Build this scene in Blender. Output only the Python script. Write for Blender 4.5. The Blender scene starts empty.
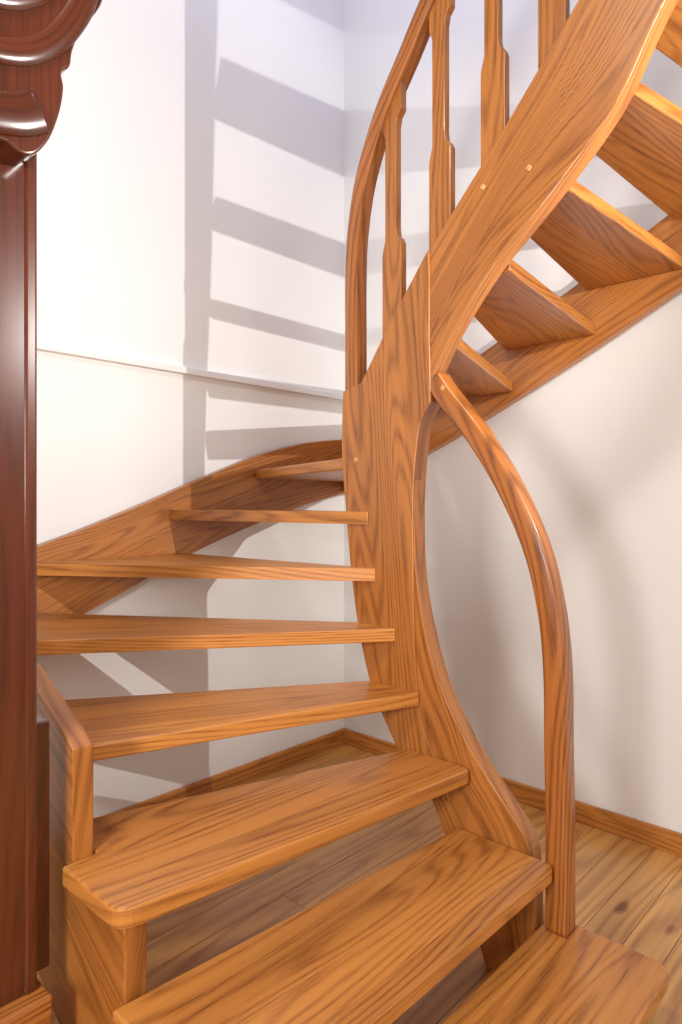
import bpy, bmesh, math, random
from mathutils import Vector, Matrix
random.seed(4)
F=665.0; YH=503.0; EZ=1.36; PH=math.radians(42.9)
SN,CS=math.sin(PH),math.cos(PH)
scene=bpy.context.scene
scene.view_settings.view_transform='Standard'
# measured photo points -> coordinates on the known plane of each flat board
def onY(px,py,Y):
    a=(px-341)/F; t=Y/(a*SN+CS); return ((a*CS-SN)*t, EZ+(YH-py)/F*t)
def onX(px,py,X):
    a=(px-341)/F; t=X/(a*CS-SN); return ((a*SN+CS)*t, EZ+(YH-py)/F*t)

# ---------------- materials ----------------
def nt(name):
    m=bpy.data.materials.new(name); m.use_nodes=True
    n=m.node_tree; b=n.nodes['Principled BSDF']; return m,n,b
def wood(name,light,dark,rough=0.38,ring=0.30,stave=0.11,staveamt=0.20,knots=0.0,coat=0.28,freq=95,vk=1.6,pore=.6,bump=.12,broadamt=.75,streakamt=.55):
    m,n,b=nt(name); N=n.nodes; L=n.links
    def math_(op,x,y=None):
        k=N.new('ShaderNodeMath'); k.operation=op
        for i,v in enumerate((x,y)):
            if v is None: continue
            if isinstance(v,(int,float)): k.inputs[i].default_value=v
            else: L.new(v,k.inputs[i])
        return k.outputs[0]
    uv=N.new('ShaderNodeUVMap'); uv.uv_map='UVMap'
    oi=N.new('ShaderNodeObjectInfo')
    sep=N.new('ShaderNodeSeparateXYZ'); L.new(uv.outputs[0],sep.inputs[0])
    r=math_('MULTIPLY',oi.outputs['Random'],37.0)
    st=math_('FLOOR',math_('ADD',math_('DIVIDE',sep.outputs[1],stave),r))
    wn=N.new('ShaderNodeTexWhiteNoise'); wn.noise_dimensions='1D'; L.new(st,wn.inputs['W'])
    off=math_('ADD',r,math_('MULTIPLY',wn.outputs['Value'],11.0))
    def noise(su,sv,scale,detail,dist=0.0,o=off):
        c=N.new('ShaderNodeCombineXYZ')
        L.new(math_('MULTIPLY',math_('ADD',sep.outputs[0],o),su),c.inputs[0])
        L.new(math_('MULTIPLY',sep.outputs[1],sv),c.inputs[1]); L.new(o,c.inputs[2])
        t=N.new('ShaderNodeTexNoise'); t.inputs['Scale'].default_value=scale
        t.inputs['Detail'].default_value=detail; t.inputs['Distortion'].default_value=dist
        L.new(c.outputs[0],t.inputs['Vector']); return t.outputs['Fac']
    n1=noise(0.75,7.0,1.0,0.5,0.0)
    n1=math_('ADD',n1,math_('MULTIPLY',noise(2,30,1.0,1.0),0.03))
    s=math_('SINE',math_('MULTIPLY',math_('ADD',n1,math_('MULTIPLY',sep.outputs[1],vk)),freq))
    rg=math_('POWER',math_('MULTIPLY',math_('ADD',s,1.0),0.5),2.2)
    pores=noise(9,620,1.0,2.0)
    pr=N.new('ShaderNodeMapRange'); pr.inputs[1].default_value=0.46; pr.inputs[2].default_value=0.66
    L.new(pores,pr.inputs[0])
    streak=noise(.7,55,1.0,3.0)
    broad=noise(0.8,7,1.0,3.0,0,r)
    f=math_('ADD',math_('MULTIPLY',rg,ring),math_('MULTIPLY',math_('MULTIPLY',pr.outputs[0],pore),math_('ADD',math_('MULTIPLY',rg,.7),.3)))
    f=math_('ADD',f,math_('MULTIPLY',math_('SUBTRACT',broad,0.42),broadamt))
    f=math_('ADD',f,math_('MULTIPLY',math_('SUBTRACT',streak,0.42),streakamt))
    f=math_('ADD',f,math_('MULTIPLY',math_('SUBTRACT',wn.outputs['Value'],0.5),staveamt*2))
    if knots>0:
        nz=noise(6,6,1.0,2.0)
        c=N.new('ShaderNodeCombineXYZ'); L.new(math_('MULTIPLY',math_('ADD',math_('ADD',sep.outputs[0],off),math_('MULTIPLY',nz,.05)),3.4),c.inputs[0])
        L.new(math_('MULTIPLY',math_('ADD',sep.outputs[1],math_('MULTIPLY',nz,.03)),9.0),c.inputs[1]); L.new(off,c.inputs[2])
        v=N.new('ShaderNodeTexVoronoi'); v.inputs['Scale'].default_value=1.0; L.new(c.outputs[0],v.inputs['Vector'])
        k=N.new('ShaderNodeMapRange'); k.inputs[1].default_value=0.05; k.inputs[2].default_value=0.20
        k.inputs[3].default_value=knots; k.inputs[4].default_value=0; L.new(v.outputs['Distance'],k.inputs[0])
        f=math_('ADD',f,k.outputs[0])
    cr=N.new('ShaderNodeValToRGB'); L.new(f,cr.inputs[0])
    e=cr.color_ramp.elements
    e[0].position=0.0; e[0].color=(*light,1); e[1].position=1.0; e[1].color=(*dark,1)
    L.new(cr.outputs[0],b.inputs['Base Color'])
    b.inputs['Roughness'].default_value=rough
    b.inputs['Coat Weight'].default_value=coat; b.inputs['Coat Roughness'].default_value=0.18
    if bump>0:
        bp=N.new('ShaderNodeBump'); bp.inputs['Strength'].default_value=bump; bp.inputs['Distance'].default_value=0.002
        bp.invert=True
        L.new(pr.outputs[0],bp.inputs['Height']); L.new(bp.outputs[0],b.inputs['Normal'])
    return m
OAK=wood('oak_varnished',(0.60,0.240,0.050),(0.19,0.050,0.008))
OAKD=wood('oak_string',(0.51,0.190,0.038),(0.16,0.042,0.007),stave=0.6,staveamt=0.05)
OAKR=wood('oak_rail',(0.45,0.150,0.028),(0.11,0.028,0.006),stave=0.6,staveamt=0.05,ring=.4)
PINE=wood('pine_floor',(0.74,0.40,0.125),(0.22,0.060,0.012),stave=50.0,staveamt=0.0,knots=0.9,ring=0.34,rough=0.3,coat=0.3,freq=60,vk=1.6,pore=.12,bump=.03,broadamt=.8)
MAHO=wood('mahogany_lacquer',(0.115,0.025,0.008),(0.020,0.005,0.002),stave=50,staveamt=0,ring=0.15,rough=0.25,coat=0.7,pore=.35,bump=0.0,broadamt=1.4)
def plaster(name,col):
    m,n,b=nt(name); b.inputs['Roughness'].default_value=0.75
    tc=n.nodes.new('ShaderNodeTexCoord'); t=n.nodes.new('ShaderNodeTexNoise'); t.inputs['Scale'].default_value=180
    t.inputs['Detail'].default_value=3
    n.links.new(tc.outputs['Object'],t.inputs['Vector'])
    t2=n.nodes.new('ShaderNodeTexNoise'); t2.inputs['Scale'].default_value=1.3
    n.links.new(tc.outputs['Object'],t2.inputs['Vector'])
    cr=n.nodes.new('ShaderNodeValToRGB'); cr.color_ramp.elements[0].color=(col[0]*.97,col[1]*.97,col[2]*.97,1)
    cr.color_ramp.elements[1].color=(*col,1); n.links.new(t2.outputs[0],cr.inputs[0]); n.links.new(cr.outputs[0],b.inputs['Base Color'])
    bp=n.nodes.new('ShaderNodeBump'); bp.inputs['Strength'].default_value=0.06; bp.inputs['Distance'].default_value=0.003
    n.links.new(t.outputs[0],bp.inputs['Height']); n.links.new(bp.outputs[0],b.inputs['Normal'])
    return m
WALL=plaster('white_plaster',(0.87,0.87,0.86))

# ---------------- helpers ----------------
def obj(name,verts,faces,uvf,mat,parent=None,bevel=0.0,seg=2,smooth=False):
    me=bpy.data.meshes.new(name); me.from_pydata(verts,[],faces); me.validate(); me.update()
    bm=bmesh.new(); bm.from_mesh(me); bmesh.ops.recalc_face_normals(bm,faces=bm.faces)
    uvl=bm.loops.layers.uv.new('UVMap')
    bm.verts.index_update()
    for f in bm.faces:
        for l in f.loops: l[uvl].uv=uvf(l.vert.index,l.vert.co,f.normal)
        f.smooth=smooth
    bm.to_mesh(me); bm.free()
    o=bpy.data.objects.new(name,me); scene.collection.objects.link(o); me.materials.append(mat)
    if parent: o.parent=parent
    if bevel>0:
        b=o.modifiers.new('bevel','BEVEL'); b.width=bevel; b.segments=seg; b.limit_method='ANGLE'; b.angle_limit=math.radians(40)
        b.harden_normals=False
    return o
def empty(name,loc=(0,0,0)):
    e=bpy.data.objects.new(name,None); scene.collection.objects.link(e); e.location=loc; e.empty_display_size=0.1; return e
def catmull(P,k=6):
    out=[]; n=len(P)
    for i in range(n-1):
        p0=P[max(i-1,0)];p1=P[i];p2=P[i+1];p3=P[min(i+2,n-1)]
        for j in range(k):
            t=j/k
            out.append(tuple(0.5*((2*b)+(-a+c)*t+(2*a-5*b+4*c-d)*t*t+(-a+3*b-3*c+d)*t**3) for a,b,c,d in zip(p0,p1,p2,p3)))
    out.append(tuple(P[-1])); return out
def rounded(poly,r):
    out=[]; n=len(poly)
    for i in range(n):
        p=Vector(poly[i]);a=Vector(poly[i-1]);b=Vector(poly[(i+1)%n])
        rr=r[i] if isinstance(r,(list,tuple)) else r
        if rr<=0: out.append(tuple(p)); continue
        u=(a-p);v=(b-p); d=min(rr,u.length*.45,v.length*.45)
        A=p+u.normalized()*d; B=p+v.normalized()*d
        for j in range(6):
            t=j/5; out.append(tuple(A*(1-t)**2+p*2*t*(1-t)+B*t*t))
    return out
def prism(name,poly,axis,c0,c1,mat,parent,gdir=None,bevel=0.003,seg=2):
    """extrude a 2D outline. axis 'Z': poly=(x,y); 'Y': (x,z); 'X': (y,z)"""
    def mk(p,c):
        if axis=='Z': return (p[0],p[1],c)
        if axis=='Y': return (p[0],c,p[1])
        return (c,p[0],p[1])
    n=len(poly); V=[mk(p,c0) for p in poly]+[mk(p,c1) for p in poly]
    Fc=[tuple(range(n)),tuple(range(2*n-1,n-1,-1))]+[(i,(i+1)%n,n+(i+1)%n,n+i) for i in range(n)]
    g=Vector(gdir or (1,0)).normalized(); h=Vector((-g.y,g.x))
    ai={'X':0,'Y':1,'Z':2}[axis]
    def uvf(i,co,nn):
        p=Vector(poly[i%n]); w=co[ai]
        if abs(nn[ai])>.7: return (p.dot(g),p.dot(h))
        return (p.dot(g)+.3, w+.03+0.2*p.dot(h))
    return obj(name,V,Fc,uvf,mat,parent,bevel,seg)
def strip(name,Lp,Rp,y0,y1,mat,parent,axis='Y',bevel=0.004,straight=False):
    n=len(Lp); V=[]
    def mk(p,c): return (p[0],c,p[1]) if axis=='Y' else (c,p[0],p[1])
    cum=[0]; off=[]
    for i in range(n):
        c=(Vector(Lp[i])+Vector(Rp[i]))/2
        if i: cum.append(cum[-1]+(c-pc).length)
        pc=c; off.append((Vector(Lp[i])-Vector(Rp[i])).length/2)
    for i in range(n):
        V+=[mk(Lp[i],y0),mk(Rp[i],y0),mk(Rp[i],y1),mk(Lp[i],y1)]
    Fc=[(0,1,2,3),(4*n-4,4*n-1,4*n-2,4*n-3)]
    for i in range(n-1):
        a=4*i;b=a+4
        for j in range(4): Fc.append((a+j,a+(j+1)%4,b+(j+1)%4,b+j))
    ai=1 if axis=='Y' else 0
    def uvf(i,co,nn):
        r=i//4;j=i%4; s=-off[r] if j in(0,3) else off[r]
        if abs(nn[ai])>.7:
            return (co.z,co.x+co.z*.12) if straight else (cum[r],s)
        return (cum[r]+.4,co[ai]+1.0)
    return obj(name,V,Fc,uvf,mat,parent,bevel)
def sweep(name,path,w,d,y,mat,parent,rad=0.4):
    n=len(path); pro=[]
    for k in range(20):
        a=2*math.pi*k/20; c,s=math.cos(a),math.sin(a); e=rad
        pro.append((math.copysign(abs(c)**e,c)*w/2,math.copysign(abs(s)**e,s)*d/2))
    V=[];cum=[0]
    for i,p in enumerate(path):
        a=Vector(path[max(i-1,0)]);b=Vector(path[min(i+1,n-1)]);t=(b-a).normalized();nn=Vector((-t.y,t.x))
        if i: cum.append(cum[-1]+(Vector(p)-Vector(path[i-1])).length)
        for (u,v) in pro: V.append((p[0]+nn.x*u,y+v,p[1]+nn.y*u))
    m=20; Fc=[tuple(range(m)),tuple(range(m*n-1,m*n-m-1,-1))]
    for i in range(n-1):
        for j in range(m): Fc.append((i*m+j,i*m+(j+1)%m,(i+1)*m+(j+1)%m,(i+1)*m+j))
    def uvf(i,co,nn):
        u,v=pro[i%m]; return (cum[i//m],u+v*0.6)
    o=obj(name,V,Fc,uvf,mat,parent,0,smooth=True)
    for f in o.data.polygons:
        if len(f.vertices)>4: f.use_smooth=False
    return o

# ---------------- room ----------------
WX,WY=-2.56,2.78
def boxm(name,lo,hi,mat,parent=None,g=0,bevel=0):
    x0,y0,z0=lo;x1,y1,z1=hi
    V=[(x0,y0,z0),(x1,y0,z0),(x1,y1,z0),(x0,y1,z0),(x0,y0,z1),(x1,y0,z1),(x1,y1,z1),(x0,y1,z1)]
    Fc=[(0,3,2,1),(4,5,6,7),(0,1,5,4),(1,2,6,5),(2,3,7,6),(3,0,4,7)]
    o3=[i for i in range(3) if i!=g]
    return obj(name,V,Fc,lambda i,co,nn:(co[g],co[o3[0]]+co[o3[1]]),mat,parent,bevel)
boxm('wall_left',(WX-.12,-2.2,-.1),(WX,WY+.12,5.0),WALL)
boxm('wall_back',(WX,WY,-.1),(2.6,WY+.12,5.0),WALL)
boxm('trim_ledge',(WX,-2.2,1.94),(WX+.026,WY,1.970),WALL,bevel=.003)
# plank floor: boards run along Y
V=[];Fc=[];UV=[]
x=WX; k=0
def addbox(x0,x1,y0,y1,z0,z1,uo,vo):
    b=len(V)
    for z in(z0,z1):
        for (xx,yy) in((x0,y0),(x1,y0),(x1,y1),(x0,y1)):
            V.append((xx,yy,z)); UV.append((yy+uo,xx-x0+vo+z))
    for f in((0,3,2,1),(4,5,6,7),(0,1,5,4),(1,2,6,5),(2,3,7,6),(3,0,4,7)): Fc.append(tuple(b+i for i in f))
addbox(WX,2.6,-2.2,WY,-.1,-.006,0,0)
while x<2.6:
    w=.12; y=-2.2-random.random()*2.5
    while y<WY:
        y1=y+3.4+random.random()*1.2
        addbox(x+.0012,x+w-.0012,max(y,-2.2)+.001,min(y1,WY)-.001,-.005,0,random.random()*40,random.randint(0,40)*1.7)
        y=y1
    x+=w
obj('floor',V,Fc,lambda i,co,nn:UV[i],PINE)
boxm('baseboard_back',(WX,WY-.018,0),(2.6,WY,.085),OAK,g=0,bevel=.004)
boxm('baseboard_left',(WX,-2.2,0),(WX+.018,WY-.018,.085),OAK,g=1,bevel=.004)

# ---------------- staircase ----------------
ST=empty('winder_staircase')
RISE=.19; TH=.043
T={
1:[(-.52,.64),(-.53,1.80),(-.85,1.80),(-.86,.64)],
2:[(-.82,.64),(-.80,1.715),(-1.11,1.715),(-1.20,.64)],
3:[(-1.185,.645),(-1.06,1.715),(-1.30,1.715),(-1.62,.725),(-1.43,.725),(-1.43,.645)],
4:[(-1.60,.72),(-1.25,1.715),(-1.46,1.715),(-2.13,.72)],
5:[(-2.09,.72),(-1.345,1.715),(-1.52,1.715),(-2.50,1.06),(-2.50,.72)],
6:[(-2.50,.98),(-1.43,1.715),(-1.575,1.72),(-2.50,1.66)],
7:[(-2.50,1.60),(-1.46,1.710),(-1.60,1.76),(-2.50,2.14)],
8:[(-2.50,2.08),(-1.585,1.73),(-1.50,1.79),(-2.35,2.70),(-2.5,2.70)],
9:[(-2.41,2.70),(-1.54,1.79),(-1.33,1.79),(-1.95,2.70)],
10:[(-1.99,2.70),(-1.38,1.79),(-1.17,1.79),(-1.46,2.70)],
11:[(-1.50,2.70),(-1.20,1.785),(-.974,1.785),(-1.09,2.70)],
12:[(-1.13,2.70),(-1.01,1.785),(-.80,1.785),(-.75,2.70)],
13:[(-.79,2.70),(-.83,1.785),(-.62,1.785),(-.42,2.70)],
14:[(-.46,2.70),(-.65,1.785),(-.42,1.785),(-.09,2.70)],
15:[(-.13,2.70),(-.45,1.785),(-.20,1.785),(.22,2.70)],
}
for k,p in T.items():
    if k==1: r=[.03,.05,.02,0]
    elif k==2: r=[.03,.03,0,0]
    elif k==3: r=[.045,.03,0,0,0,.01]
    else: r=[0,.012 if k<8 else 0]+[0]*(len(p)-2)
    pts=rounded(p,r)
    out=(Vector(p[0])+Vector(p[-1] if k!=3 else (-1.5,.7)))/2; inn=(Vector(p[1])+Vector(p[2]))/2
    g=Vector(p[1])-Vector(p[0]) if k in(1,2,3) else inn-out
    prism('tread_%d'%k,pts,'Z',RISE*k-TH,RISE*k,OAK,ST,gdir=tuple(g),bevel=.0065,seg=3)

YF,YB=1.72,1.78
def fr(*ps): return [onY(px,py,YF) for px,py in ps]
def bk(*ps): return [onY(px,py,YB) for px,py in ps]
# upper inner string
Lu=fr((430,249),(462,196),(494,144),(526,90),(556,38),(578,0))+[(-.55,2.92),(-.35,3.13),(-.12,3.36),(.12,3.6)]
Ru=bk((433,412),(446,374),(468,328),(505,270),(560,202),(625,112),(680,0))+[(-.3,2.82),(-.1,3.03),(.12,3.25)]
strip('inner_string_upper',catmull(Lu),catmull(Ru),YF,YB,OAKD,ST)
# newel board
Ln=fr((429,250),(408,290),(385,335),(362,383),(344,392),(343,425),(343,460),(347,510),(352,570),(360,630),(372,685),(388,725),(405,760),(432,800))
Rn=[onY(430,251,YF),onY(430,290,YF),onY(430,335,YF),onY(431,383,YF)]+fr((431,402))+bk((432,425),(427,465),(425,505))+fr((414,560),(415,620),(418,685),(424,725),(436,760),(450,800))
Ln2=Ln[:4]+catmull(Ln[4:],4); Rn2=Rn[:4]+catmull(Rn[4:],4)
strip('newel_board',Ln2,Rn2,YF-.006,YB+.002,OAKD,ST,bevel=.003,straight=True)
# lower inner string
Ll=fr((400,470),(400,560),(405,620),(412,680),(418,725),(418,765),(432,800),(446,840))+[(-1.10,.2),(-1.06,.1),(-1.02,0)]
Rl=bk((426,470),(426,555),(434,617),(450,678),(472,727),(495,767),(520,805),(540,843))+[(-.865,.2),(-.865,.1),(-.865,0)]
strip('inner_string_lower',catmull(Ll),catmull(Rl),YF,YB,OAKD,ST)
# handrail upper
hp=[onY(a,b,1.75) for a,b in((356,396),(356,340),(356,285),(358,235),(366,180),(385,115),(409,57),(433,0))]
x0,z0=hp[-1]; hp+=[(x0+.2,z0+.245),(x0+.5,z0+.56),(x0+.9,z0+.97),(x0+1.36,z0+1.43)]
H=catmull(hp,8)
sweep('handrail_upper',H,.058,.060,1.75,OAKR,ST,rad=.28)
# lower curved rail / post
lp=[onY(a,b,1.75) for a,b in((438,380),(450,398),(480,437),(512,490),(538,550),(552,610),(558,670),(559,740))]
xb=lp[-1][0]; lp+=[(xb+.004,.50),(xb+.004,.35),(xb+.004,.19)]
sweep('curved_rail_lower',catmull(lp,8),.064,.066,1.75,OAKR,ST,rad=.3)
# balusters
def zat(path,X):
    for a,b in zip(path,path[1:]):
        if (a[0]-X)*(b[0]-X)<=0 and a[0]!=b[0]: return a[1]+(b[1]-a[1])*(X-a[0])/(b[0]-a[0])
    return path[-1][1]
topc=[p for p in Ln2[:4]][::-1]+catmull(Lu)
for i,X in enumerate([-1.383,-1.192,-1.005,-.822,-.64,-.458,-.276,-.094]):
    w=.041
    zb=lambda x:zat(topc,x)-.012
    zt=zat(H,X)
    b0=zat(topc,X)
    c=(b0+.25); d=min(c+.42,zt-.12)
    left=[(X-w,zb(X-w)),(X-w,c-.0),(X-w+.004,c+.02),(X-w+.012,c+.05),(X-w+.012,d-.03),(X-w,d),(X-w,zat(H,X-w)-.005)]
    right=[(X+w,zb(X+w)),(X+w,c+.03),(X+w-.006,c+.045),(X+w-.018,c+.055),(X+w-.022,c+.085),(X+w-.022,d+.0),(X+w-.016,d+.03),(X+w,d+.05),(X+w,zat(H,X+w)-.005)]
    prism('baluster_%d'%(i+1),left+right[::-1],'Y',1.736,1.764,OAKD,ST,gdir=(0,1),bevel=.003)
# outer strings
prism('outer_string_lower',[(-.60,0),(-.60,.148),(-.885,.148),(-.885,.338),(-1.205,.338),(-1.205,.528),(-1.43,.528),(-1.43,.815),(-1.46,.835),(-1.70,.945),(-2.1,1.06),(-2.5,1.14),(-2.5,.72),(-1.9,.40),(-1.4,.12),(-1.25,0)],
      'Y',.67,.72,OAKD,ST,gdir=(-1,.5),bevel=.004)
A=[(.66,1.10),(1.06,1.205),(1.4,1.325),(1.76,1.465),(2.1,1.59),(2.38,1.665),(2.60,1.70),(2.75,1.715)]
B=[(.66,.70),(1.0,.84),(1.24,.935),(1.76,1.15),(2.1,1.26),(2.38,1.34),(2.60,1.39),(2.75,1.42)]
strip('outer_string_left',catmull(A),catmull(B),-2.55,-2.50,OAKD,ST,axis='X')
B2=[(-2.5,1.42),(-2.2,1.51),(-1.85,1.642),(-1.46,1.82),(-1.07,2.01),(-.76,2.175),(-.3,2.42),(.25,2.72)]
A2=[(x,z+.31) for x,z in B2]; A2[0]=(-2.5,1.715)
strip('outer_string_back',catmull(A2),catmull(B2),2.70,2.75,OAKD,ST)
# pegs
PEG=wood('oak_peg',(0.72,0.40,0.14),(0.5,0.22,0.06))
for i,(a,b,y) in enumerate([(483,187,YF),(529,168,YF),(443,388,YF),(356,460,YF-.006)]):
    X,Z=onY(a,b,y); r=.010
    prism('peg_%d'%(i+1),[(X-r,Z),(X,Z-r),(X+r,Z),(X,Z+r)],'Y',y-.004,y+.01,PEG,ST,bevel=.002)

# ---------------- carved column, left foreground ----------------
CO=empty('carved_wooden_column')
boxm('plinth',(-1.58,.22,0),(-1.37,.60,.345),OAKD,CO,g=1,bevel=.004)
n1,_=onX(39,500,-1.40)
boxm('shaft',(-1.54,.30,.345),(-1.41,n1-.012,2.25),MAHO,CO,g=2,bevel=.006)
boxm('shaft_edge_bead',(-1.54,n1-.026,.345),(-1.405,n1,2.25),MAHO,CO,g=2,bevel=.006)
boxm('shaft_base',(-1.54,.40,.345),(-1.46,.634,.885),MAHO,CO,g=2,bevel=.004)
X0=-1.34
cp=[onX(a,b,X0) for a,b in((8,142),(22,153),(36,153),(50,138),(60,112),(64,88),(62,72),(70,66),(73,50),(80,34),(92,18),(103,0),(112,-40),(116,-90))]
cor=catmull(cp,5)
poly=cor+[(cor[-1][0]-.5,cor[-1][1]),(.22,cor[-1][1]),(.22,cor[0][1])]
prism('corbel',poly,'X',-1.54,X0,MAHO,CO,gdir=(0,1),bevel=.01,seg=4)
def tubeX(name,path,w,x,fl=.5):
    pts=catmull(path,8); n=len(pts); m=16; V=[];cum=[0]
    for i,p in enumerate(pts):
        a=Vector(pts[max(i-1,0)]);b=Vector(pts[min(i+1,n-1)]);t=(b-a).normalized();q=Vector((-t.y,t.x))
        if i: cum.append(cum[-1]+(Vector(p)-Vector(pts[i-1])).length)
        for k in range(m):
            an=2*math.pi*k/m; V.append((x+math.sin(an)*w*fl,p[0]+q.x*w*math.cos(an),p[1]+q.y*w*math.cos(an)))
    Fc=[tuple(range(m)),tuple(range(m*n-1,m*n-m-1,-1))]
    for i in range(n-1):
        for j in range(m): Fc.append((i*m+j,i*m+(j+1)%m,(i+1)*m+(j+1)%m,(i+1)*m+j))
    obj(name,V,Fc,lambda i,co,nn:(cum[i//m],(i%m)*.01),MAHO,CO,0,smooth=True)
tubeX('moulding_1',[onX(a,b,X0) for a,b in((-90,20),(-30,42),(15,52),(45,46),(68,26),(86,-6),(96,-60))],.026,X0,.4)
tubeX('moulding_2',[onX(a,b,X0) for a,b in((-90,-30),(-30,-14),(10,-6),(38,-14),(56,-34),(66,-70))],.03,X0,.4)
tubeX('moulding_3',[onX(a,b,X0) for a,b in((-90,92),(-30,106),(0,112),(20,114),(38,111))],.042,X0,.3)

# ---------------- lights ----------------
def look(o,tgt):
    o.rotation_euler=(Vector(tgt)-o.location).to_track_quat('-Z','Y').to_euler()
def light(name,typ,loc,tgt,power,col,**kw):
    l=bpy.data.lights.new(name,typ); l.energy=power; l.color=col
    for k,v in kw.items(): setattr(l,k,v)
    o=bpy.data.objects.new(name,l); scene.collection.objects.link(o); o.location=loc; look(o,tgt); return o
light('stair_spot','SPOT',(.65,1.72,2.25),(-2.5,1.65,2.2),175,(1,.95,.91),spot_size=math.radians(80),spot_blend=.5,shadow_soft_size=.006)
light('ceiling_lamp','AREA',(-.7,-.3,3.6),(-1.0,1.5,.5),34,(1,.90,.80),size=.3)
light('back_wall_fill','AREA',(1.6,.3,2.0),(-.4,2.4,1.0),34,(1,.95,.90),size=1.0)  # added fill light, no visible source; brightens the back wall below the upper flight
light('front_lamp','AREA',(-.30,-1.3,1.6),(-.5,2.6,1.0),58,(1,.95,.90),size=.5)
light('skylight','AREA',(-1.5,1.9,4.8),(-1.8,2.4,0),14,(.50,.55,1.0),size=.8)
w=bpy.data.worlds.new('world'); scene.world=w; w.use_nodes=True
w.node_tree.nodes['Background'].inputs[0].default_value=(1,.94,.90,1)
w.node_tree.nodes['Background'].inputs[1].default_value=.18

cam=bpy.data.cameras.new('camera'); co=bpy.data.objects.new('camera',cam); scene.collection.objects.link(co)
cam.sensor_fit='VERTICAL'; cam.sensor_height=36; cam.lens=F/1024*36; cam.shift_y=-9/1024
cam.clip_start=.02
co.location=(0,0,EZ); co.rotation_euler=(math.pi/2,0,PH); scene.camera=co
